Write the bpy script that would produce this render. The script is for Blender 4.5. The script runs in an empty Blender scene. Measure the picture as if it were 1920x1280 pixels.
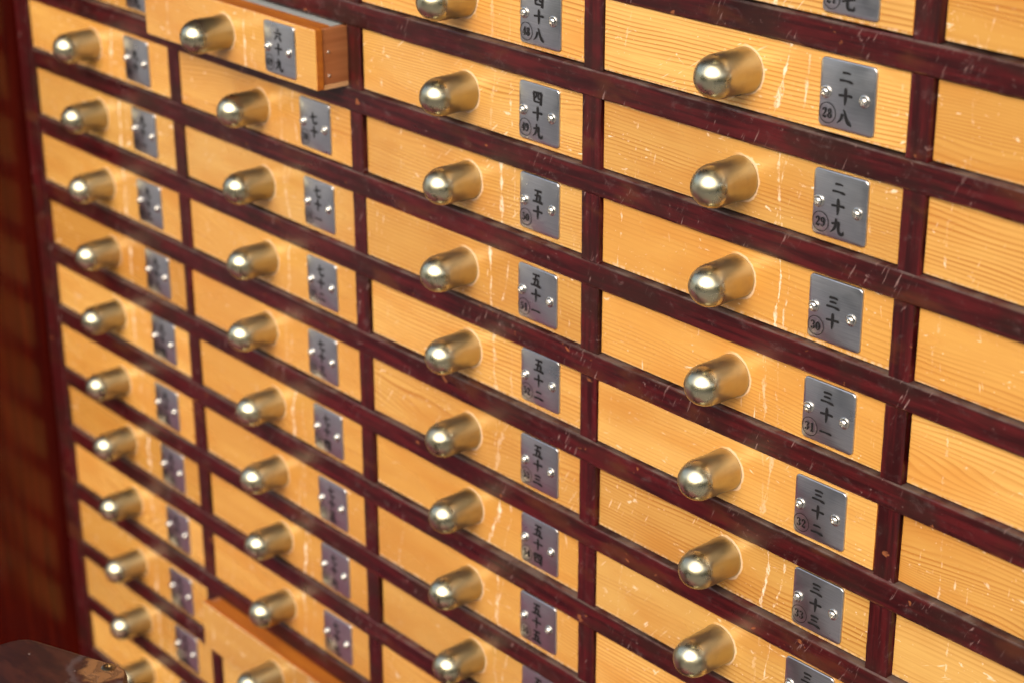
import bpy, bmesh, math, random
from mathutils import Vector, Matrix

S = 0.05                      # one grid unit (the pitch of the drawer rows) is 5 cm
scene = bpy.context.scene
C = scene.collection

# ------------------------------------------------------------------ camera
cam_d = bpy.data.cameras.new("camera")
cam = bpy.data.objects.new("camera", cam_d)
C.objects.link(cam)
cam_d.sensor_width = 36.0
cam_d.lens = 3649.16 / 1920 * 36.0
cam_d.clip_start = 0.02
cam_d.clip_end = 500.0
RIGHT = Vector((0.6538, 0.7567, -0.0035))
UP = Vector((-0.2892, 0.2541, 0.9229))
BACK = Vector((0.6992, -0.6024, 0.3849))
M = Matrix((RIGHT, UP, BACK)).transposed().to_4x4()
M.translation = Vector((13.3602, -12.7187, 4.841)) * S
cam.matrix_world = M
cam_d.dof.use_dof = True
cam_d.dof.focus_distance = 18.5 * S
cam_d.dof.aperture_fstop = 9.0
scene.camera = cam

# ------------------------------------------------------------------ sky, sun, exposure
SUN_ELEV, SUN_AZ = math.radians(36), math.atan2(-0.66, 0.30)      # azimuth from +X
world = bpy.data.worlds.new("World")
scene.world = world
world.use_nodes = True
wn = world.node_tree
bg = wn.nodes["Background"]
sky = wn.nodes.new("ShaderNodeTexSky")
sky.sky_type = 'NISHITA'
sky.sun_disc = False
sky.sun_elevation = SUN_ELEV
sky.sun_rotation = math.pi / 2 - SUN_AZ
sky.air_density = 1.0
sky.dust_density = 6.0
sky.ozone_density = 0.6
wn.links.new(sky.outputs[0], bg.inputs[0])
bg.inputs[1].default_value = 0.15
sun_d = bpy.data.lights.new("sun", 'SUN')
sun_d.energy = 0.6
sun_d.angle = math.radians(70)
sun_d.color = (1.0, 0.97, 0.92)
sun = bpy.data.objects.new("sun", sun_d)
C.objects.link(sun)
sd = Vector((math.cos(SUN_ELEV) * math.cos(SUN_AZ), math.cos(SUN_ELEV) * math.sin(SUN_AZ), math.sin(SUN_ELEV)))
sun.rotation_euler = sd.to_track_quat('Z', 'Y').to_euler()
sun.location = (0, -2, 3)
scene.view_settings.view_transform = 'Standard'
scene.view_settings.look = 'None'
scene.view_settings.exposure = 0.86
scene.view_settings.gamma = 1.0

# ------------------------------------------------------------------ node helpers
class N:
    def __init__(self, name):
        self.m = bpy.data.materials.new(name)
        self.m.use_nodes = True
        self.t = self.m.node_tree
        self.b = self.t.nodes["Principled BSDF"]
    def node(self, kind, **kw):
        n = self.t.nodes.new(kind)
        for k, v in kw.items():
            setattr(n, k, v)
        return n
    def put(self, sock, v):
        if hasattr(v, 'is_output') or isinstance(v, bpy.types.NodeSocket):
            self.t.links.new(v, sock)
        else:
            sock.default_value = v
    def math(self, op, a, b=None, c=None, clamp=False):
        n = self.node("ShaderNodeMath", operation=op, use_clamp=clamp)
        self.put(n.inputs[0], a)
        if b is not None: self.put(n.inputs[1], b)
        if c is not None: self.put(n.inputs[2], c)
        return n.outputs[0]
    def vmath(self, op, a, b=None):
        n = self.node("ShaderNodeVectorMath", operation=op)
        self.put(n.inputs[0], a)
        if b is not None: self.put(n.inputs[1], b)
        return n.outputs[0]
    def noise(self, vec, scale=1.0, detail=3.0, rough=0.55, dist=0.0):
        n = self.node("ShaderNodeTexNoise")
        self.put(n.inputs["Vector"], vec)
        n.inputs["Scale"].default_value = scale
        n.inputs["Detail"].default_value = detail
        n.inputs["Roughness"].default_value = rough
        n.inputs["Distortion"].default_value = dist
        return n.outputs["Fac"]
    def ramp(self, x, a, b, lo=0.0, hi=1.0):
        n = self.node("ShaderNodeMapRange", interpolation_type='SMOOTHSTEP')
        self.put(n.inputs[0], x)
        self.put(n.inputs[1], a); self.put(n.inputs[2], b)
        self.put(n.inputs[3], lo); self.put(n.inputs[4], hi)
        return n.outputs[0]
    def mix(self, f, a, b):
        n = self.node("ShaderNodeMix", data_type='RGBA')
        self.put(n.inputs[0], f)
        self.put(n.inputs[6], a if not isinstance(a, tuple) else (*a, 1))
        self.put(n.inputs[7], b if not isinstance(b, tuple) else (*b, 1))
        return n.outputs[2]
    def xyz(self, v):
        n = self.node("ShaderNodeSeparateXYZ")
        self.put(n.inputs[0], v)
        return n.outputs
    def comb(self, x, y, z):
        n = self.node("ShaderNodeCombineXYZ")
        self.put(n.inputs[0], x); self.put(n.inputs[1], y); self.put(n.inputs[2], z)
        return n.outputs[0]
    def objcoord(self):
        tc = self.node("ShaderNodeTexCoord")
        return self.vmath('MULTIPLY', tc.outputs["Object"], (1 / S,) * 3)
    def rand(self, k=1.0, o=0.0):
        oi = self.node("ShaderNodeObjectInfo")
        return self.math('FRACT', self.math('MULTIPLY_ADD', oi.outputs["Random"], k, o))
    def bump(self, h, strength, dist):
        n = self.node("ShaderNodeBump")
        n.inputs["Strength"].default_value = strength
        n.inputs["Distance"].default_value = dist
        self.put(n.inputs["Height"], h)
        self.t.links.new(n.outputs[0], self.b.inputs["Normal"])
    def out(self, color=None, rough=None, metal=None, spec=None):
        if color is not None: self.put(self.b.inputs["Base Color"], color if not isinstance(color, tuple) else (*color, 1))
        if rough is not None: self.put(self.b.inputs["Roughness"], rough)
        if metal is not None: self.put(self.b.inputs["Metallic"], metal)
        if spec is not None: self.put(self.b.inputs["Specular IOR Level"], spec)
        return self.m

# ------------------------------------------------------------------ materials
def mat_front():
    n = N("varnished_pine")
    p = n.objcoord()
    r1, r2, r3, r4 = n.rand(1.0), n.rand(17.31, .2), n.rand(53.7, .4), n.rand(101.3, .7)
    off = n.comb(n.math('MULTIPLY', r1, 71.0), n.math('MULTIPLY', r2, 13.0), n.math('MULTIPLY', r3, 47.0))
    q = n.vmath('ADD', p, off)
    X, Y, Z = n.xyz(p)
    qx, qy, qz = n.xyz(q)
    warp = n.noise(n.vmath('MULTIPLY', q, (.22, .5, 1.1)), 1.0, 2.0, .5)
    warp2 = n.noise(n.vmath('MULTIPLY', q, (.9, 1, 5.0)), 1.0, 2.0, .5)
    tilt = n.math('MULTIPLY', X, n.math('MULTIPLY_ADD', r4, .05, -.025))
    zz = n.math('ADD', n.math('ADD', qz, tilt), n.math('MULTIPLY_ADD', warp, n.math('MULTIPLY_ADD', n.math('POWER', n.rand(211.7, .15), 2.0), 1.0, .2), n.math('MULTIPLY', warp2, .05)))
    freq = n.math('MULTIPLY_ADD', r2, 9.0, 18.0)
    saw = n.math('FRACT', n.math('MULTIPLY', zz, freq))
    line = n.math('MULTIPLY', n.ramp(saw, .38, .88), n.ramp(saw, 1.0, .88))
    amp = n.noise(n.vmath('MULTIPLY', q, (.35, 1, 4.0)), 1.0, 2.0, .5)
    amp = n.math('MULTIPLY', n.ramp(amp, .26, .6), n.math('MULTIPLY_ADD', n.math('POWER', r3, 1.3), .62, .42))
    line = n.math('MULTIPLY', line, amp)
    fib = n.noise(n.vmath('MULTIPLY', q, (2.2, 2, 70.0)), 1.0, 3.0, .6)
    blotch = n.noise(n.vmath('MULTIPLY', q, (.7, 1, 2.0)), 1.0, 3.0, .5)
    light = n.mix(n.math('POWER', r4, 1.4), (.66, .398, .116), (.57, .300, .066))
    col = n.mix(n.math('MULTIPLY', line, .95), light, (.36, .125, .02))
    col = n.mix(n.ramp(fib, .35, .75, 0, .28), col, (.47, .20, .042))
    col = n.mix(n.ramp(blotch, .40, .75, 0, .6), col, (.50, .205, .032))
    stain = n.noise(n.vmath('MULTIPLY', q, (.45, 1, .9)), 1.0, 3.0, .55)
    col = n.mix(n.ramp(stain, .5, .72, 0, .45), col, (.44, .19, .035))
    hv = n.node("ShaderNodeHueSaturation")
    n.put(hv.inputs["Value"], n.math('MULTIPLY_ADD', n.rand(311.3, .6), .24, .88))
    n.put(hv.inputs["Color"], col)
    col = hv.outputs[0]
    # ---- wear: pale dents and scratches
    wn1 = n.noise(n.comb(0.0, n.math('MULTIPLY', r1, 9.0), n.math('MULTIPLY', qz, 1.6)), 1.0, 1.5, .5)
    nb = n.noise(n.vmath('MULTIPLY', q, (17, 1, 9)), 1.0, 4.0, .75)
    masks = []
    for k, (x0, spread, w, th, a) in enumerate(((.47, .16, .055, .52, .85), (.62, .3, .03, .57, .7), (-1.45, .5, .03, .62, .8), (1.62, .4, .02, .64, .5))):
        rr = n.rand(31.7 * (k + 1), .13 * k)
        cx = n.math('MULTIPLY_ADD', rr, spread, x0 - spread / 2)
        cx = n.math('ADD', cx, n.math('MULTIPLY_ADD', wn1, .24, -.12))
        cx = n.math('ADD', cx, n.math('MULTIPLY', Z, n.math('MULTIPLY_ADD', n.rand(77.7 * (k + 1), .3), .3, -.08)))
        d = n.math('ABSOLUTE', n.math('SUBTRACT', X, cx))
        wz = n.noise(n.comb(n.math('MULTIPLY', rr, 40.0), 0.0, n.math('MULTIPLY', qz, 5.0)), 1.0, 3.0, .7)
        ww = n.ramp(wz, .34, .72, .0015, w)
        m = n.math('MULTIPLY', n.ramp(d, ww, n.math('MULTIPLY', ww, .5)), n.ramp(nb, th - .12, th + .06))
        masks.append(n.math('MULTIPLY', m, n.ramp(n.rand(61.3 * (k + 1), .37), .15, .6, .25 * a, a)))
    sp = n.noise(n.vmath('MULTIPLY', q, (4.4, 1, 13)), 1.0, 4.0, .6, .5)
    masks.append(n.ramp(sp, .655, .73, 0, .75))
    rot = n.node("ShaderNodeVectorRotate", rotation_type='Y_AXIS')
    n.put(rot.inputs["Vector"], q); n.put(rot.inputs["Angle"], n.math('MULTIPLY_ADD', r4, 1.6, .3))
    sp2 = n.noise(n.vmath('MULTIPLY', rot.outputs[0], (4.0, 1, 34)), 1.0, 2.0, .5)
    gate = n.ramp(n.noise(n.vmath('MULTIPLY', q, (1.4, 1, 3)), 1.0, 2.0), .5, .66)
    masks.append(n.math('MULTIPLY', n.ramp(sp2, .66, .74, 0, .7), gate))
    spk = n.noise(n.vmath('MULTIPLY', q, (26, 1, 32)), 1.0, 2.0, .5)
    masks.append(n.ramp(spk, .70, .78, 0, .55))
    # chafed ring round the foot of the knob; its paler right side paints in light
    rad = n.math('SQRT', n.math('ADD', n.math('MULTIPLY', X, X), n.math('MULTIPLY', Z, Z)))
    ringw = n.math('MULTIPLY_ADD', n.noise(n.vmath('MULTIPLY', q, (9, 1, 9)), 1.0, 2.0), .05, .202)
    ring = n.math('MULTIPLY', n.ramp(rad, n.math('ADD', ringw, .012), ringw), n.ramp(n.math('SUBTRACT', X, n.math('MULTIPLY', Z, .1)), -.16, .06))
    masks.append(n.math('MULTIPLY', ring, .5))
    # chafed rims of the board
    edge = n.math('ABSOLUTE', n.math('SUBTRACT', Z, .0))
    masks.append(n.math('MULTIPLY', n.ramp(edge, .325, .36), n.ramp(nb, .40, .62, 0, .38)))
    m = masks[0]
    for k in masks[1:]:
        m = n.math('MAXIMUM', m, k)
    col = n.mix(m, col, (.86, .73, .56))
    n.bump(n.math('SUBTRACT', n.math('MULTIPLY', line, -.6), m), .25, .0002)
    return n.out(col, n.math('MULTIPLY_ADD', m, .35, n.ramp(blotch, .3, .7, .21, .32)), 0.0, .6)

def mat_wood(name, a, b, rough=.55, scale=(.8, .8, 14.0)):
    n = N(name)
    q = n.vmath('ADD', n.objcoord(), n.comb(n.math('MULTIPLY', n.rand(1), 30.0), 0.0, 0.0))
    g = n.noise(n.vmath('MULTIPLY', q, scale), 1.0, 4.0, .6)
    return n.out(n.mix(n.ramp(g, .3, .7), a, b), rough)

def mat_lacquer(name, vertical):
    n = N(name)
    p = n.objcoord()
    q = n.vmath('ADD', p, n.comb(n.math('MULTIPLY', n.rand(1), 61.0), n.math('MULTIPLY', n.rand(9.7), 7.0), n.math('MULTIPLY', n.rand(23.1), 37.0)))
    X, Y, Z = n.xyz(p)
    st = (14, 14, .9) if vertical else (.9, 14, 14)
    g = n.noise(n.vmath('MULTIPLY', q, st), 1.0, 4.0, .6)
    big = n.noise(n.vmath('MULTIPLY', q, (1.3, 1, 2.0)), 1.0, 3.0, .6)
    col = n.mix(n.ramp(g, .35, .7), (.024, .0030, .0038), (.078, .0072, .0088))
    col = n.mix(n.ramp(big, .46, .7, 0, .75), col, (.022, .007, .005))
    brown = n.noise(n.vmath('MULTIPLY', q, (1.1, 1, 3.2)), 1.0, 3.0, .6)
    col = n.mix(n.ramp(brown, .55, .72, 0, .75), col, (.075, .021, .009))
    smu = n.noise(n.vmath('MULTIPLY', q, (6, 4, 9)), 1.0, 6.0, .75, .5)
    col = n.mix(n.ramp(smu, .54, .74, 0, .42), col, (.115, .075, .075))
    # scuffs: fine pale hooks, larger chips, rubbed arrises
    a = n.node("ShaderNodeVectorRotate", rotation_type='Y_AXIS')
    n.put(a.inputs["Vector"], q); n.put(a.inputs["Angle"], 1.15)
    sc = n.noise(n.vmath('MULTIPLY', a.outputs[0], (5, 2, 38)), 1.0, 2.0, .5, .6)
    gate = n.ramp(n.noise(n.vmath('MULTIPLY', q, (1.5, 1, 1.5)), 1.0, 2.0), .48, .62)
    m1 = n.math('MULTIPLY', n.ramp(sc, .63, .73, 0, .6), gate)
    sc2 = n.noise(n.vmath('MULTIPLY', q, (15, 4, 17)), 1.0, 4.0, .65)
    m2 = n.math('MULTIPLY', n.ramp(sc2, .62, .72, 0, .5), n.ramp(n.noise(n.vmath('MULTIPLY', q, (2.2, 1, 2.2)), 1.0, 1.0), .5, .64))
    col = n.mix(n.math('MAXIMUM', m1, m2), col, (.30, .19, .18))
    ch = n.noise(n.vmath('MULTIPLY', q, (4.2, 2, 5.5)), 1.0, 3.0, .5, .3)
    m3 = n.ramp(ch, .71, .745, 0, .7)
    col = n.mix(m3, col, (.30, .10, .035))
    if not vertical:
        en = n.noise(n.vmath('MULTIPLY', q, (3.5, 3, 10)), 1.0, 4.0, .65)
        m4 = n.math('MULTIPLY', n.ramp(Z, .108, .130), n.ramp(en, .38, .62, .15, .8))
        m5 = n.math('MULTIPLY', n.ramp(Z, -.112, -.13), n.ramp(en, .5, .68, 0, .7))
        col = n.mix(m4, col, (.105, .075, .062))
        col = n.mix(m5, col, (.20, .075, .03))
    n.bump(n.math('ADD', n.math('MULTIPLY', g, .5), n.math('ADD', n.math('MULTIPLY', m3, -1.0), n.math('MULTIPLY', big, .8))), .22, .0005)
    rough = n.math('MULTIPLY_ADD', n.math('MAXIMUM', m1, m3), .3, n.ramp(big, .3, .7, .27, .42))
    return n.out(col, rough, 0.0, .36)

def mat_panel():
    n = N("red_lacquer_panel")
    q = n.objcoord()
    g = n.noise(n.vmath('MULTIPLY', q, (3, 9, .35)), 1.0, 4.0, .6)
    big = n.noise(n.vmath('MULTIPLY', q, (1, .8, .5)), 1.0, 3.0, .5)
    col = n.mix(n.ramp(g, .32, .7), (.042, .0024, .0015), (.078, .0055, .002))
    col = n.mix(n.ramp(big, .45, .7, 0, .55), col, (.04, .003, .002))
    n.bump(g, .12, .0006)
    return n.out(col, .2, 0.0, .5)

def mat_brass():
    n = N("worn_brass")
    p = n.objcoord()
    X, Y, Z = n.xyz(p)
    oi = n.rand(1.0)
    dome = n.ramp(Y, -.30, -.43)                                   # handled end: polished by fingers
    br = n.noise(n.vmath('ADD', n.vmath('MULTIPLY', p, (3, 60, 3)), n.comb(n.math('MULTIPLY', oi, 50.0), 0.0, 0.0)), 1.0, 3.0, .6)
    dn = n.noise(n.vmath('ADD', n.vmath('MULTIPLY', p, (6, 6, 6)), n.comb(n.math('MULTIPLY', oi, 20.0), 0.0, 0.0)), 1.0, 4.0, .6)
    col = n.mix(dome, (.53, .465, .27), (.61, .565, .385))
    col = n.mix(n.ramp(dn, .48, .75, 0, .25), col, (.40, .30, .16))
    hv = n.node("ShaderNodeHueSaturation")
    n.put(hv.inputs["Value"], n.math('MULTIPLY_ADD', n.rand(91.3, .6), .2, .88)); n.put(hv.inputs["Color"], col)
    col = hv.outputs[0]
    rough = n.math('ADD', n.ramp(dome, 0, 1, .34, .245), n.math('MULTIPLY_ADD', n.ramp(dn, .4, .8), .12, n.math('MULTIPLY', br, .04)))
    h = n.math('ADD', n.math('MULTIPLY', br, n.math('SUBTRACT', 1.0, n.math('MULTIPLY', dome, .8))), n.math('MULTIPLY', dn, n.math('MULTIPLY', dome, .5)))
    n.bump(h, .06, .0002)
    tg = n.node("ShaderNodeTangent", direction_type='RADIAL', axis='Y')
    n.t.links.new(tg.outputs[0], n.b.inputs["Tangent"])
    n.put(n.b.inputs["Anisotropic"], n.ramp(dome, 0, 1, .35, .0))
    n.b.inputs["Anisotropic Rotation"].default_value = .25
    return n.out(col, rough, 1.0)

def mat_steel():
    n = N("brushed_steel")
    p = n.vmath('ADD', n.objcoord(), n.comb(n.math('MULTIPLY', n.rand(1), 20.0), 0.0, n.math('MULTIPLY', n.rand(7.3), 20.0)))
    g = n.noise(n.vmath('MULTIPLY', p, (2.5, 2, 130)), 1.0, 3.0, .6)
    s = n.noise(n.vmath('MULTIPLY', p, (3, 1, 3)), 1.0, 3.0, .6)
    col = n.mix(n.ramp(g, .3, .7), (.52, .53, .56), (.66, .67, .70))
    n.bump(g, .12, .0002)
    return n.out(col, n.ramp(s, .3, .7, .27, .36), 1.0)

def plain(name, col, rough, metal=0.0, spec=.5):
    return N(name).out(col, rough, metal, spec)

def mat_box():
    n = N("worn_dark_lacquer")
    p = n.objcoord()
    X, Y, Z = n.xyz(p)
    g = n.noise(n.vmath('MULTIPLY', p, (3, 9, 3)), 1.0, 4.0, .6)
    col = n.mix(n.ramp(g, .3, .7), (.026, .010, .010), (.055, .017, .013))
    w = n.noise(n.vmath('MULTIPLY', p, (3.4, 3.4, 3.4)), 1.0, 4.0, .6, .2)
    # varnish worn through to bare wood at one corner, with a bruised grey rim
    dx = n.math('SUBTRACT', X, WORN[0]); dy = n.math('SUBTRACT', Y, WORN[1])
    d = n.math('SQRT', n.math('ADD', n.math('MULTIPLY', dx, dx), n.math('MULTIPLY', dy, dy)))
    d = n.math('MULTIPLY_ADD', w, .34, n.math('SUBTRACT', d, .07))
    bare = n.ramp(d, .38, .31)
    rim = n.math('SUBTRACT', n.ramp(d, .50, .45), n.ramp(d, .44, .38), clamp=True)
    col = n.mix(n.math('MULTIPLY', rim, .7), col, (.085, .06, .062))
    crack = n.ramp(n.noise(n.vmath('MULTIPLY', p, (7, 7, 7)), 1.0, 4.0, .65, .8), .50, .60)
    wood = n.mix(n.math('MULTIPLY', crack, .45), (.23, .105, .036), (.06, .025, .012))
    col = n.mix(bare, col, wood)
    spot = n.ramp(n.noise(n.vmath('MULTIPLY', p, (11, 11, 11)), 1.0, 1.0), .74, .78, 0, .5)
    col = n.mix(spot, col, (.30, .24, .22))
    n.bump(n.math('MULTIPLY', crack, n.math('MULTIPLY', bare, -1.0)), .5, .0008)
    return n.out(col, n.math('MULTIPLY_ADD', bare, .25, .36))

def mat_ground():
    n = N("gravel_ground")
    p = n.objcoord()
    a = n.noise(n.vmath('MULTIPLY', p, (.05, .05, .05)), 1.0, 5.0, .6)
    b = n.noise(n.vmath('MULTIPLY', p, (1.5, 1.5, 1.5)), 1.0, 3.0, .6)
    col = n.mix(n.ramp(a, .35, .65), (.25, .24, .225), (.31, .30, .28))
    col = n.mix(n.ramp(b, .3, .7, 0, .4), col, (.14, .13, .12))
    return n.out(col, .9)

WORN = (.05, 1.08)
FRONT = mat_front()
EDGE = mat_wood("stained_board_edge", (.42, .135, .012), (.32, .09, .010), .5, (.8, 8, 14))
SIDE = mat_wood("reddish_drawer_side", (.36, .135, .05), (.27, .09, .03), .5, (8, .6, 16))
PALE = mat_wood("pale_bottom_board", (.58, .33, .16), (.46, .24, .10), .6)
RAIL = mat_lacquer("maroon_lacquer_rail", False)
POST = mat_lacquer("maroon_lacquer_post", True)
PANEL = mat_panel()
BRASS = mat_brass()
STEEL = mat_steel()
SCREW = plain("bright_screw_steel", (.66, .65, .61), .27, 1.0)
INK = plain("black_ink", (.006, .006, .007), .55)
DARK = plain("dark_hole", (.012, .008, .006), .8)
PAPER = plain("grey_paper", (.27, .29, .29), .8)
NAIL = plain("nail_steel", (.7, .68, .66), .3, 1.0)
BOX = mat_box()
GROUND = mat_ground()
COUNTER = mat_wood("counter_reflection_red", (.19, .035, .06), (.13, .022, .038), .45)  # red put in for the lower plates to mirror, out of view

# ------------------------------------------------------------------ mesh helpers (grid units in, metres out)
def mesh_from(bm, name, mats, smooth=False, angle=None):
    bmesh.ops.scale(bm, vec=(S, S, S), verts=bm.verts)
    bmesh.ops.recalc_face_normals(bm, faces=bm.faces)
    me = bpy.data.meshes.new(name)
    bm.to_mesh(me); bm.free()
    for m in mats: me.materials.append(m)
    if smooth:
        for f in me.polygons: f.use_smooth = True
        if angle is not None and hasattr(me, "set_sharp_from_angle"):
            me.set_sharp_from_angle(angle=math.radians(angle))
    return me

def link(name, me, parent=None, loc=(0, 0, 0), kind=None):
    o = bpy.data.objects.new(name, me)
    C.objects.link(o)
    o.location = Vector(loc) * S
    if parent: o.parent = parent
    if kind: o["kind"] = kind
    return o

def thing(name, label, cat, loc=(0, 0, 0), group=None):
    o = bpy.data.objects.new(name, None)
    C.objects.link(o)
    o.empty_display_size = .01
    o.location = Vector(loc) * S
    o["label"] = label; o["category"] = cat
    if group: o["group"] = group
    return o

def box_bm(x0, x1, y0, y1, z0, z1, bev=0.0, seg=2):
    bm = bmesh.new()
    bmesh.ops.create_cube(bm, size=1.0)
    for v in bm.verts:
        v.co = Vector((x0 + (v.co.x + .5) * (x1 - x0), y0 + (v.co.y + .5) * (y1 - y0), z0 + (v.co.z + .5) * (z1 - z0)))
    if bev:
        bmesh.ops.bevel(bm, geom=list(bm.edges), offset=bev, segments=seg, affect='EDGES', profile=.5)
    return bm

def bar_bm(axis, a0, a1, hw, y0, y1, r, n, rng, jit):
    """A hand-worn bar along axis (0 = X, 2 = Z): rounded front arrises that wander a little."""
    bm = bmesh.new()
    rings = []
    prof = [(hw, y1)]
    for k in range(4):
        t = k / 3 * math.pi / 2
        prof.append((hw - r + r * math.cos(t), y0 + r - r * math.sin(t)))
    prof += [(hw - r - .012, y0)]
    prof += [(-u, v) for u, v in reversed(prof)]
    drift = [0.0] * len(prof)
    for i in range(n + 1):
        a = a0 + (a1 - a0) * i / n
        ring = []
        for k, (u, v) in enumerate(prof):
            drift[k] = drift[k] * .7 + rng.gauss(0, jit)
            front = v < y1 - .01
            du = drift[k] if front else 0
            dv = abs(drift[k]) * .5 if front and abs(u) > hw - r * .9 else 0
            co = (a, v + dv, u + du) if axis == 0 else (u + du, v + dv, a)
            ring.append(bm.verts.new(co))
        rings.append(ring)
    m = len(prof)
    for i in range(n):
        for k in range(m):
            bm.faces.new((rings[i][k], rings[i][(k + 1) % m], rings[i + 1][(k + 1) % m], rings[i + 1][k]))
    bm.faces.new(rings[0]); bm.faces.new(rings[-1])
    return bm

def lathe_bm(prof, seg):
    """prof: (radius, y) from the wall outwards; axis Y."""
    bm = bmesh.new()
    rings = []
    for r, y in prof:
        if r < 1e-5:
            rings.append([bm.verts.new((0, y, 0))])
        else:
            rings.append([bm.verts.new((r * math.cos(2 * math.pi * k / seg), y, r * math.sin(2 * math.pi * k / seg))) for k in range(seg)])
    for a, b in zip(rings, rings[1:]):
        for k in range(seg):
            if len(b) == 1:
                bm.faces.new((a[k], a[(k + 1) % seg], b[0]))
            elif len(a) == 1:
                bm.faces.new((a[0], b[(k + 1) % seg], b[k]))
            else:
                bm.faces.new((a[k], a[(k + 1) % seg], b[(k + 1) % seg], b[k]))
    return bm

# ------------------------------------------------------------------ lettering: brush strokes as flat ribbons
def catmull(pts, closed=False, sub=5):
    if len(pts) < 3: 
        (a, b) = pts
        return [tuple(a[i] + (b[i] - a[i]) * t / 4 for i in range(3)) for t in range(5)]
    out = []
    n = len(pts)
    rng = range(n if closed else n - 1)
    for i in rng:
        p0 = pts[(i - 1) % n] if closed or i > 0 else pts[0]
        p1, p2 = pts[i], pts[(i + 1) % n]
        p3 = pts[(i + 2) % n] if closed or i + 2 < n else pts[-1]
        for s in range(sub):
            t = s / sub
            out.append(tuple(.5 * (2 * p1[k] + (p2[k] - p0[k]) * t + (2 * p0[k] - 5 * p1[k] + 4 * p2[k] - p3[k]) * t * t + (3 * p1[k] - p0[k] - 3 * p2[k] + p3[k]) * t ** 3) for k in range(3)))
    if not closed: out.append(pts[-1])
    return out

def ribbon(bm, pts, ox, oz, sx, sz, y, closed=False, smooth=True, sub=5, bold=1.0):
    q = catmull(pts, closed, sub) if smooth else pts
    n = len(q)
    L, R = [], []
    for i, (x, z, w) in enumerate(q):
        w *= bold
        a = q[(i - 1) % n] if closed or i > 0 else q[i]
        b = q[(i + 1) % n] if closed or i < n - 1 else q[i]
        dx, dz = b[0] - a[0], b[1] - a[1]
        d = math.hypot(dx, dz) or 1
        nx, nz = -dz / d, dx / d
        L.append(bm.verts.new((ox + (x + nx * w / 2) * sx, y, oz + (z + nz * w / 2) * sz)))
        R.append(bm.verts.new((ox + (x - nx * w / 2) * sx, y, oz + (z - nz * w / 2) * sz)))
    for i in range(n if closed else n - 1):
        j = (i + 1) % n
        bm.faces.new((L[i], L[j], R[j], R[i]))

KANJI = {
 1: [[(.02, .50, .10), (.10, .50, .12), (.5, .52, .10), (.85, .50, .13), (1.0, .45, .06)]],
 2: [[(.20, .80, .08), (.28, .79, .13), (.62, .81, .11), (.82, .77, .07)], [(.0, .22, .08), (.1, .22, .13), (.5, .24, .11), (.86, .20, .15), (1.02, .14, .05)]],
 3: [[(.16, .90, .07), (.25, .89, .14), (.62, .91, .13), (.84, .86, .10)], [(.20, .56, .06), (.28, .55, .12), (.58, .57, .12), (.76, .54, .08)], [(-.04, .16, .08), (.08, .17, .13), (.5, .19, .11), (.86, .14, .16), (1.02, .07, .05)]],
 4: [[(.08, .82, .16), (.12, .5, .13), (.16, .16, .12)], [(.05, .84, .12), (.5, .86, .11), (.92, .85, .16)], [(.90, .86, .18), (.86, .5, .14), (.82, -.02, .17)],
     [(.14, .18, .10), (.5, .18, .10), (.84, .2, .10)], [(.38, .84, .10), (.37, .6, .10), (.25, .40, .05)], [(.58, .84, .10), (.58, .50, .10), (.66, .42, .11), (.78, .44, .06)]],
 5: [[(.14, .92, .10), (.5, .93, .11), (.90, .92, .15)], [(.50, .90, .14), (.42, .5, .13), (.32, .12, .13)], [(.16, .54, .10), (.45, .56, .10), (.74, .57, .15)],
     [(.74, .58, .15), (.71, .36, .13), (.66, .12, .14)], [(-.04, .08, .10), (.45, .10, .11), (.86, .08, .16), (1.04, .02, .05)]],
 6: [[(.42, .98, .06), (.50, .90, .14), (.56, .78, .09)], [(.0, .60, .09), (.5, .64, .11), (.86, .62, .14), (1.0, .57, .06)], [(.36, .48, .13), (.26, .26, .12), (.04, .02, .04)], [(.58, .48, .08), (.74, .26, .13), (.92, .02, .12)]],
 7: [[(.0, .46, .10), (.45, .58, .11), (.98, .70, .08)], [(.38, .96, .10), (.40, .55, .13), (.40, .22, .13), (.50, .07, .13), (.76, .06, .13), (.90, .10, .12), (.92, .30, .03)]],
 8: [[(.34, .66, .13), (.28, .40, .13), (.16, .20, .09), (-.04, .02, .03)], [(.40, .94, .04), (.50, .80, .09), (.62, .45, .14), (.80, .18, .17), (1.04, .03, .06)]],
 9: [[(.40, .98, .10), (.40, .62, .14), (.28, .28, .12), (.0, .02, .03)], [(.08, .60, .10), (.36, .66, .10), (.62, .72, .14), (.60, .40, .13), (.66, .14, .14), (.82, .04, .15), (.98, .10, .13), (1.0, .28, .03)]],
 10: [[(-.02, .52, .08), (.12, .53, .11), (.6, .58, .10), (.92, .58, .13), (1.02, .54, .05)], [(.44, 1.02, .06), (.50, .90, .15), (.50, .4, .15), (.48, -.02, .06)]],
 100: [[(.02, .92, .10), (.5, .94, .11), (1.0, .92, .14)], [(.50, .90, .12), (.42, .78, .10), (.34, .68, .05)], [(.20, .66, .13), (.20, .3, .12), (.21, -.02, .13)], [(.20, .64, .10), (.5, .65, .10), (.82, .65, .14)], [(.80, .66, .15), (.79, .3, .13), (.78, -.04, .14)], [(.22, .36, .09), (.78, .37, .09)], [(.22, .06, .09), (.78, .07, .09)]],
}
def ell(cx, cz, rx, rz, a, b, n=16):
    return [(cx + rx * math.cos(2 * math.pi * k / n), cz + rz * math.sin(2 * math.pi * k / n), b + (a - b) * abs(math.cos(2 * math.pi * k / n)) ** 1.5) for k in range(n)]
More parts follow.
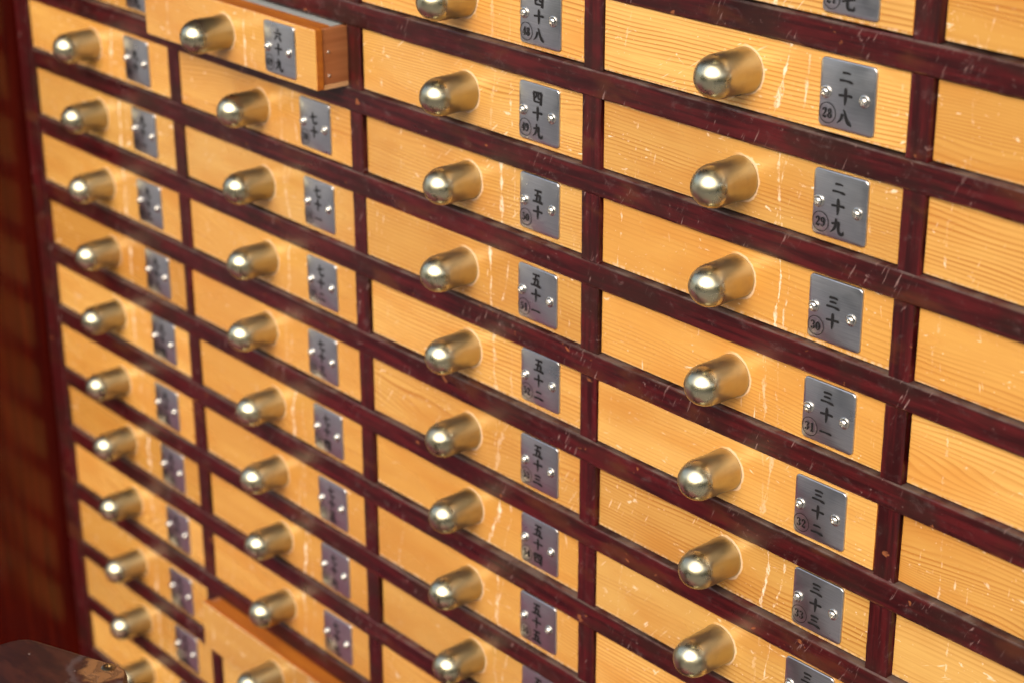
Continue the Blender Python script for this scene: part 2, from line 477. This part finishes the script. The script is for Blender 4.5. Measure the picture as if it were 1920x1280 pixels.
DIGIT = {   # (strokes, closed)
 0: [(ell(.3, .5, .20, .43, .19, .06), True)],
 1: [([(.32, 1.0, .18), (.32, .02, .18)], False), ([(.10, .80, .05), (.30, .94, .09)], False), ([(.10, .03, .07), (.54, .03, .07)], False)],
 2: [([(.14, .66, .14), (.13, .80, .14), (.30, .95, .07), (.46, .78, .18), (.40, .52, .14), (.20, .26, .08), (.08, .08, .06)], False), ([(.07, .08, .08), (.25, .10, .16), (.44, .05, .15), (.54, .24, .05)], False)],
 3: [([(.12, .74, .14), (.13, .86, .12), (.30, .95, .06), (.44, .76, .17), (.36, .58, .09), (.24, .53, .06)], False), ([(.24, .53, .06), (.40, .47, .10), (.47, .26, .18), (.30, .05, .06), (.13, .13, .12), (.12, .26, .14)], False)],
 4: [([(.40, .98, .06), (.22, .62, .06), (.03, .28, .07)], False), ([(.03, .28, .08), (.60, .28, .08)], False), ([(.40, .98, .18), (.40, .02, .18)], False), ([(.22, .03, .06), (.57, .03, .06)], False)],
 5: [([(.14, .90, .14), (.34, .88, .14), (.50, .95, .05)], False), ([(.13, .92, .05), (.12, .50, .05)], False), ([(.12, .50, .05), (.26, .62, .07), (.42, .55, .13), (.47, .30, .18), (.30, .05, .06), (.14, .12, .12), (.13, .24, .14)], False)],
 6: [([(.46, .80, .13), (.44, .92, .08), (.30, .95, .06), (.14, .70, .15), (.12, .35, .17), (.16, .14, .14)], False), (ell(.31, .28, .17, .24, .15, .06), True)],
 7: [([(.08, .76, .05), (.10, .92, .06), (.28, .90, .16), (.52, .93, .07)], False), ([(.52, .92, .06), (.38, .58, .10), (.30, .3, .16), (.29, .02, .20)], False)],
 8: [(ell(.3, .74, .15, .21, .13, .06), True), (ell(.3, .26, .18, .23, .17, .06), True)],
 9: [([(.14, .20, .13), (.16, .08, .08), (.30, .05, .06), (.46, .30, .15), (.48, .65, .17), (.44, .86, .14)], False), (ell(.29, .72, .17, .24, .15, .06), True)],
}
PL = .612                      # side of a number plate
def lettering_mesh(num):
    chars = []
    t, u = divmod(num, 10)
    if num >= 100: chars = [100]
    else:
        if t > 1: chars.append(t)
        if t: chars.append(10)
        if u: chars.append(u)
    bm = bmesh.new()
    spots = {1: [.50], 2: [.645, .36], 3: [.775, .495, .205]}[len(chars)]
    y = -.004
    for ch, cz in zip(chars, spots):
        sz = .235 * PL * (.85 if ch in (1, 2, 3) else 1.0)
        for k, st in enumerate(KANJI[ch]):
            ribbon(bm, st, .475 * PL - .12 * PL, cz * PL - sz / 2, .24 * PL, sz, y - .0004 * k, bold=1.45)
    # the number in a ring
    cx, cz = .165 * PL, .207 * PL
    ribbon(bm, [(math.cos(2 * math.pi * k / 40), math.sin(2 * math.pi * k / 40), .075) for k in range(40)], cx, cz, .148 * PL, .148 * PL, y, True, False)
    ds = str(num)
    h = .145 * PL
    w = h if len(ds) < 3 else h * .68
    adv = .62 * w * 1.06
    x = cx - adv * len(ds) / 2
    for d in ds:
        for k, (st, cl) in enumerate(DIGIT[int(d)]):
            ribbon(bm, st, x, cz - h / 2, w, h, y - .0004 * k, cl, True, 4 if not cl else 1, 1.3)
        x += adv
    return mesh_from(bm, "lettering", [INK])

# ------------------------------------------------------------------ shared part meshes
def plate_mesh():
    bm = bmesh.new()
    r, seg, n = .048, 5, 0
    out = []
    for cx, cz, a0 in ((PL - r, PL - r, 0), (r, PL - r, 90), (r, r, 180), (PL - r, r, 270)):
        for k in range(seg + 1):
            a = math.radians(a0 + 90 * k / seg)
            out.append((cx + r * math.cos(a), cz + r * math.sin(a), math.cos(a), math.sin(a)))
    layers = []
    for y, ins in ((.024, 0.0), (.010, 0.0), (.003, .004), (.0, .012)):
        layers.append([bm.verts.new((x - nx * ins, y, z - nz * ins)) for x, z, nx, nz in out])
    for a, b in zip(layers, layers[1:]):
        for k in range(len(out)):
            bm.faces.new((a[k], a[(k + 1) % len(out)], b[(k + 1) % len(out)], b[k]))
    bm.faces.new(layers[0]); bm.faces.new(layers[-1])
    return mesh_from(bm, "name_plate", [STEEL], True, 40)

def screw_mesh():
    bm = lathe_bm([(.066, .004), (.066, -.008), (.060, -.013), (.046, -.014)], 24)
    # pan head with a cross recess
    nr, ns = 9, 32
    rings = []
    for i in range(nr + 1):
        r = .047 * (1 - i / nr)
        yy = -.014 - .034 * math.sqrt(max(0, 1 - (r / .049) ** 2)) ** 1.0
        if i == nr:
            rings.append([bm.verts.new((0, yy + .022, 0))]); break
        ring = []
        for k in range(ns):
            a = 2 * math.pi * k / ns + .35
            x, z = r * math.cos(a), r * math.sin(a)
            cross = (min(abs(r * math.cos(a - .35)), abs(r * math.sin(a - .35))) < .0085) and r < .031
            ring.append(bm.verts.new((x, yy + (.020 if cross else 0), z)))
        rings.append(ring)
    for a, b in zip(rings, rings[1:]):
        for k in range(ns):
            if len(b) == 1: bm.faces.new((a[k], a[(k + 1) % ns], b[0]))
            else: bm.faces.new((a[k], a[(k + 1) % ns], b[(k + 1) % ns], b[k]))
    return mesh_from(bm, "screw", [SCREW], True, 50)

def knob_mesh():
    R, L, Rd = .214, .592, .207
    prof = [(R * .96, .0), (R, -.008), (R * .995, -.03)]
    prof += [(.2112, -.055), (.2085, -.085), (.2064, -.115), (.2053, -.15), (.2050, -.19), (.2053, -.235), (.2060, -.280), (.2066, -.320)]
    for k in range(0, 13):
        a = k / 12 * math.pi / 2
        prof.append((Rd * math.cos(a) if k < 12 else 0.0, -(L - Rd * 1.1) - Rd * 1.1 * math.sin(a)))
    bm = lathe_bm(prof, 56)
    return mesh_from(bm, "knob", [BRASS], True)

def hole_mesh():
    bm = bmesh.new()
    # grub-screw hole in the underside of the knob, near its foot
    n = 14
    for r0, r1, d0, d1 in ((.0, .030, .0, .0),):
        c = bm.verts.new((0, -.135, -.2125))
        ring = [bm.verts.new((.034 * math.cos(2 * math.pi * k / n), -.135 + .034 * math.sin(2 * math.pi * k / n), -(.2115 - .012 * abs(math.cos(2 * math.pi * k / n)) ** 2 + .002))) for k in range(n)]
        low = [bm.verts.new((v.co.x * .8, -.135 + (v.co.y + .135) * .8, v.co.z - .002)) for v in ring]
        cc = bm.verts.new((0, -.135, -.2155))
        for k in range(n):
            bm.faces.new((ring[k], ring[(k + 1) % n], low[(k + 1) % n], low[k]))
            bm.faces.new((low[k], low[(k + 1) % n], cc))
        bm.verts.remove(c)
    return mesh_from(bm, "set_screw", [DARK], True)

KNOB, SCREWM, PLATE, HOLE = knob_mesh(), screw_mesh(), plate_mesh(), hole_mesh()

# ------------------------------------------------------------------ the grid, measured
XL = [-11.8952, -7.8969, -3.9515, 0.0, 3.9519]
XR = [-8.219, -4.2623, -.3275, 3.6409, 7.5959]
ZT = {-2: 2.70, -1: 1.7039, 0: .6951, 1: -.3052, 2: -1.3071, 3: -2.2955, 4: -3.2945, 5: -4.2990, 6: -5.2937, 7: -6.2934, 8: -7.286, 9: -8.2677, 10: -9.2839, 11: -10.3001, 12: -11.285, 13: -12.29}
ZB = {-2: 2.005, -1: 1.0078, 0: 0.0, 1: -1.0019, 2: -1.9919, 3: -2.985, 4: -3.9819, 5: -4.9853, 6: -5.9715, 7: -6.9827, 8: -7.9734, 9: -8.978, 10: -10.0051, 11: -11.0041, 12: -11.9869, 13: -12.99}
LEFT = .066                    # left faces of the openings, past the visible wood
BOT = .034
REC = .040
DEPTH = 4.0

# ------------------------------------------------------------------ setting: ground
bm = bmesh.new()
bmesh.ops.create_grid(bm, x_segments=2, y_segments=2, size=1500)
link("ground", mesh_from(bm, "ground", [GROUND]), None, (0, 0, -24.0), "structure")

# clipped hedge across the yard behind the viewer: it is what the knobs mirror below the sky
def hedge():
    rg = random.Random(8)
    bm = bmesh.new()
    n, m = 90, 10
    rows = []
    for i in range(n + 1):
        a = math.radians(-125 + 150 * i / n)
        row = []
        for j in range(m + 1):
            t = j / m
            d = 130 + (6 * t if t < .7 else 4.2 + (t - .7) * 60) + rg.uniform(-2.5, 2.5)
            h = (-24 + 60 * min(1, t / .7)) + rg.uniform(-3, 3) * (1 if t > .3 else .3)
            row.append(bm.verts.new((d * math.cos(a), d * math.sin(a), h)))
        rows.append(row)
    for i in range(n):
        for j in range(m):
            bm.faces.new((rows[i][j], rows[i + 1][j], rows[i + 1][j + 1], rows[i][j + 1]))
    g = N("hedge_leaves")
    f = g.noise(g.vmath('MULTIPLY', g.objcoord(), (.5, .5, .5)), 1.0, 4.0, .7)
    mat = g.out(g.mix(g.ramp(f, .35, .65), (.02, .04, .012), (.07, .11, .03)), .7)
    link("hedge", mesh_from(bm, "hedge", [mat]), None, (0, 0, 0), "stuff")
hedge()

# unseen overhang added to cut the sky overhead, and the wall behind the cabinet
WALLM = mat_wood("dark_wall_boards", (.075, .04, .025), (.045, .024, .015), .6, (12, 1, .8))
link("wall", mesh_from(box_bm(-60, 60, 4.6, 6.0, -24, 27.0), "wall", [WALLM]), None, (0, 0, 0), "structure")
link("unseen_eave", mesh_from(box_bm(-60, 60, -14.0, 6.0, 27.01, 28.5, .05), "unseen_eave", [WALLM]), None, (0, 0, 0), "structure")

# ------------------------------------------------------------------ cabinet
rng = random.Random(4)
cab = thing("drawer_cabinet", "maroon lacquered cabinet with a grid of pale wooden drawers and a red side panel", "cabinet", (0, 0, -24))
def cpart(name, me, loc):
    return link(name, me, cab, (loc[0], loc[1], loc[2] + 24))
X0, X1 = XL[0] - LEFT, XR[4]
for r in range(-2, 15):
    top = (ZB[r - 1] - BOT) if r > -2 else 3.3
    bot = ZT[r] if r < 14 else -13.30
    me = mesh_from(bar_bm(0, X0, X1 + .3, (top - bot) / 2, 0.0, DEPTH, .014, 150, rng, .0022), "rail", [RAIL], True, 45)
    cpart("rail", me, (0, rng.uniform(-.004, .004), (top + bot) / 2))
for r in range(-2, 14):
    z0, z1 = ZB[r] - BOT, ZT[r]
    for i in range(5):
        a = XR[i]
        b = (XL[i + 1] - LEFT) if i < 4 else XR[4] + .3
        a += rng.uniform(-.012, .012); b += rng.uniform(-.012, .012)
        if i == 0 and r == 5: b -= .11
        me = mesh_from(bar_bm(2, z0 + .002, z1 - .002, (b - a) / 2, 0.0, DEPTH, .012, 12, rng, .002), "post", [POST], True, 45)
        cpart("post", me, ((a + b) / 2, .006 + rng.uniform(0, .006), (z0 + z1) / 2))
        me.transform(Matrix.Translation((0, 0, -S * (z0 + z1) / 2)))
zt, zb = 3.3, -13.3
me = mesh_from(bar_bm(2, zb, zt, .19, -.03, DEPTH, .025, 60, rng, .0015), "stile", [POST], True, 45)
cpart("stile", me, (X0 - .192, 0, 0))
cpart("back_board", mesh_from(box_bm(X0 - .4, X1 + .3, DEPTH + .004, DEPTH + .1, zb, zt), "back_board", [SIDE]), (0, 0, 0))
cpart("top_board", mesh_from(box_bm(X0 - .45, X1 + .35, -.1, DEPTH + .1, zt + .003, zt + 7.0, .03), "top_board", [RAIL]), (0, 0, 0))
cpart("plinth", mesh_from(box_bm(X0 - .45, X1 + .35, -.1, DEPTH + .1, -24.0, zb - .003, .03), "plinth", [RAIL]), (0, 0, 0))
# red panel standing out beside the drawers
cpart("side_panel", mesh_from(box_bm(-.35, 0, -2.3, DEPTH + .1, zb, zt, .02), "side_panel", [PANEL]), (X0 - .43, .02, 0))

# ------------------------------------------------------------------ drawers
FRONTS = {}
def front_mesh(x0, x1, z0, z1, th=.10):
    key = tuple(round(v, 3) for v in (x0, x1, z0, z1))
    if key in FRONTS: return FRONTS[key]
    bm = box_bm(x0, x1, 0, th, z0, z1, .010, 2)
    bm.normal_update()
    for f in bm.faces:
        f.material_index = 0 if f.normal.y < -.5 else 1
        f.smooth = False
    FRONTS[key] = mesh_from(bm, "front_board", [FRONT, EDGE])
    return FRONTS[key]

KX = [1.737, 1.752, 1.754, 1.786, 1.85]
PX = [2.652, 2.634, 2.647, 2.684, 2.67]
JK = {(1, 5): -.115, (0, 2): -.02, (0, 3): -.02, (0, 4): .03, (0, 12): -.07, (1, 3): .02, (1, 8): -.03, (2, 2): .03, (2, 4): -.015}
JP = {(0, 2): -.08, (0, 3): -.055, (0, 4): -.035, (0, 6): .03, (0, 7): .035, (1, 5): -.08, (1, 7): .025, (1, 8): -.02}
GROUP = "numbered drawers of the cabinet"

def make_drawer(i, r, num, label, pull=0.0):
    zt, zb = ZT[r], ZB[r] - BOT
    g = .012
    x0, x1 = XL[i] - LEFT + g, XR[i] - g
    if (i, r) == (1, 5): x0 -= .105
    kx = XL[i] + KX[i] + JK.get((i, r), rng.uniform(-.012, .012))
    kz = (ZB[r] + .348) + rng.uniform(-.015, .015)
    y = REC + rng.choice((-.022, -.012, -.005, 0, .008, .016, .024)) + rng.uniform(-.006, .006) if not pull else REC - pull
    if i == 4: y += .012
    t = thing("drawer", label, "drawer", (kx, y, zb), GROUP)
    fz = kz - zb
    t.rotation_euler = (rng.uniform(-.006, .006), rng.uniform(-.0012, .0012), rng.uniform(-.005, .005))
    link("front_board", front_mesh(x0 - kx, x1 - kx, zb + g + .010 - kz, zt - g * .6 - kz), t, (0, 0, fz))
    k = link("knob", KNOB, t, (0, 0, fz))
    k.rotation_euler = (rng.uniform(-.012, .012), rng.uniform(-.25, .25), rng.uniform(-.012, .012))
    link("set_screw", HOLE, k, (0, 0, 0))
    px = XL[i] + PX[i] + JP.get((i, r), rng.uniform(-.012, .012))
    pz = ZB[r] + .040 + rng.uniform(-.008, .012)
    p = link("name_plate", PLATE, t, (px - kx, -.024, pz - zb))
    p.rotation_euler = (0, rng.uniform(-.006, .006), 0)
    link("lettering", lettering_mesh(num), p, (0, 0, 0))
    for sx, sz in ((.118, .505), (.825, .487)):
        s = link("screw", SCREWM, p, ((sx + rng.uniform(-.01, .01)) * PL, -.002, (sz + rng.uniform(-.01, .01)) * PL))
        s.rotation_euler = (0, rng.uniform(0, 3), 0); s.scale = (.88, .88, .88)
    if pull:
        h0, h1 = g, zt - zb - .03
        y1 = 3.2
        for nm, sx0, sx1 in (("side_board", x1 - .12, x1 - .02), ("side_board", x0 + .02, x0 + .12)):
            sb = link(nm, mesh_from(box_bm(sx0 - kx, sx1 - kx, .101, y1, h0 + .055, h1, .006), nm, [SIDE]), t)
            if sx0 > kx:
                for nz in (.18, .58):
                    nb = lathe_bm([(.019, .0), (.019, .004), (.012, .008), (0, .009)], 12)
                    bmesh.ops.rotate(nb, verts=nb.verts, matrix=Matrix.Rotation(-math.pi / 2, 3, 'Z'))
                    link("nail", mesh_from(nb, "nail", [NAIL], True), sb, (sx1 - kx, .19, nz * (h1 - h0) + h0 + .03))
        link("top_rim", mesh_from(box_bm(x0 + .125 - kx, x1 - .125 - kx, .101, .29, h1 - .12, h1 + .012, .006), "top_rim", [EDGE]), t)
        link("bottom_board", mesh_from(box_bm(x0 + .03 - kx, x1 - .012 - kx, .101, y1, h0, h0 + .053, .006), "bottom_board", [PALE]), t)
    return t

TENS = {2: "twenty", 3: "thirty", 4: "forty", 5: "fifty", 6: "sixty", 7: "seventy", 8: "eighty"}
ONES = ["", "one", "two", "three", "four", "five", "six", "seven", "eight", "nine"]
def spoken(n):
    return TENS[n // 10] + ("-" + ONES[n % 10] if n % 10 else "")

def lab(i, r, num):
    if i == 0:
        special = {1: "drawer cut off by the top of the view, beside the pulled-out drawer marked 69",
                   12: "lowest drawer beside the red panel, just above the worn dark box",
                   11: "drawer beside the red panel, one above the lowest knob there, level with drawer 79",
                   10: "drawer beside the red panel and overlapped by the pulled-out drawer 78"}
        return special.get(r, "drawer between the red side panel and the drawer marked %s" % spoken(num - 20))
    if i == 4:
        return "bare drawer front without visible plate, next to the drawer marked %s" % spoken(num + 20)
    if (i, r) == (1, 1): return "pulled-out drawer with a steel plate marked 69 and reddish nailed side"
    if (i, r) == (1, 10): return "pulled-out drawer below the one marked 77, its plate out of view"
    if (i, r) == (1, 11): return "drawer half hidden below the pulled-out drawer 78, knob out of view"
    if (i, r) == (2, 0): return "pine drawer cut off by the top, steel plate marked 48"
    if (i, r) == (2, 8): return "drawer directly below the one marked fifty-five, its plate half cut off"
    if (i, r) == (2, 9): return "sliver of a drawer below the one marked 56, knob out of view"
    if (i, r) == (3, -1): return "drawer above the one marked 28, only its lower edge and plate showing"
    if (i, r) == (3, 6): return "drawer directly below the one marked thirty-three, its plate half cut off"
    if (i, r) == (3, 7): return "sliver of a drawer two rows below the plate thirty-three, knob out of view"
    look = {70: "pine drawer just under the pulled-out one", 77: "pine drawer just above a pulled-out one"}.get(num, "pine drawer with brass knob")
    return "%s and a steel plate marked %d, %s" % (look, num, spoken(num))

BASE = {0: 88, 1: 68, 2: 48, 3: 28, 4: 8}
ROWS = {0: range(1, 13), 1: range(1, 12), 2: range(0, 10), 3: range(-1, 8), 4: range(-1, 6)}
for i in range(5):
    for r in ROWS[i]:
        num = BASE[i] + r
        pull = {(1, 1): .46, (1, 10): .28}.get((i, r), 0.0)
        make_drawer(i, r, num, lab(i, r, num), pull)

# something grey lying in the pulled-out drawer
pz = ZT[1] - .03
ps = link("paper_slips", mesh_from(box_bm(-7.70, -4.42, -.105, .6, -.5, 0, .01), "paper_slips", [PAPER]), None, (0, 0, pz))
ps["label"] = "thin grey strip showing inside the pulled-out drawer marked 69"; ps["category"] = "paper"

# ------------------------------------------------------------------ unseen stand, shaped and reddened for plate reflections; worn hexagonal box on it
def counter_bm():
    bm = box_bm(-26, -8.0, -19, -1.6, -24, -13.0, .05)  # left wing added so the lower plates mirror red
    b2 = box_bm(-7.98, 4, -9.5, -1.6, -24, -13.0, .05)
    me = bpy.data.meshes.new("tmp"); b2.to_mesh(me); b2.free(); bm.from_mesh(me); bpy.data.meshes.remove(me)
    return bm
ct = link("unseen_counter", mesh_from(counter_bm(), "unseen_counter", [COUNTER]), None, (0, 0, 0), "structure")
def hex_box():
    side, rr = 1.30, .25
    top = -5.48
    ang = math.atan2(.38, .925)
    e = Vector((math.cos(ang), math.sin(ang))); nrm = Vector((-e.y, e.x))
    mid = Vector((-2.19, -5.09))
    cen = mid - nrm * side * .866
    t = thing("hexagonal_box", "dark lacquered wooden box top with one corner worn to bare wood, below the drawers", "box", (cen.x, cen.y, -13.0))
    # six rounded corners, listed anticlockwise in the box's own frame
    def outline(inset):
        out = []
        for k in range(6):
            a = ang + math.radians(60 * k)           # corner directions
            c = Vector((math.cos(a), math.sin(a))) * side
            d = c.normalized()
            ctr = c - d * (rr / math.cos(math.radians(30)))
            for s in range(7):
                b = a + math.radians(-30 + 60 * s / 6)
                out.append(ctr + Vector((math.cos(b), math.sin(b))) * (rr - inset))
        return out
    bm = bmesh.new()
    zs = [(0.0, 0.0), (top + 13 - .05, 0.0), (top + 13 - .02, .008), (top + 13 - .006, .022), (top + 13, .045)]
    rings = []
    rg = random.Random(3)
    for z, ins in zs:
        rings.append([bm.verts.new((v.x, v.y, z + (rg.uniform(-.004, .004) if ins else 0))) for v in outline(ins)])
    for a, b in zip(rings, rings[1:]):
        for k in range(len(a)):
            bm.faces.new((a[k], a[(k + 1) % len(a)], b[(k + 1) % len(a)], b[k]))
    bm.faces.new(rings[0]); bm.faces.new(rings[-1])
    body = link("body", mesh_from(bm, "body", [BOX], True, 40), t)
    return t, body, cen, top, ang
t, body, cen, top, ang = hex_box()
nb = lathe_bm([(.07, .0), (.07, .012), (.05, .022), (.03, .022), (.028, .008), (0, .008)], 20)
bmesh.ops.rotate(nb, verts=nb.verts, matrix=Matrix.Rotation(math.pi / 2, 3, 'X'))
link("nail", mesh_from(nb, "nail", [plain("brass_nail", (.42, .33, .2), .3, 1.0)], True, 40), body, (.06, 1.13, top + 13 + .001))
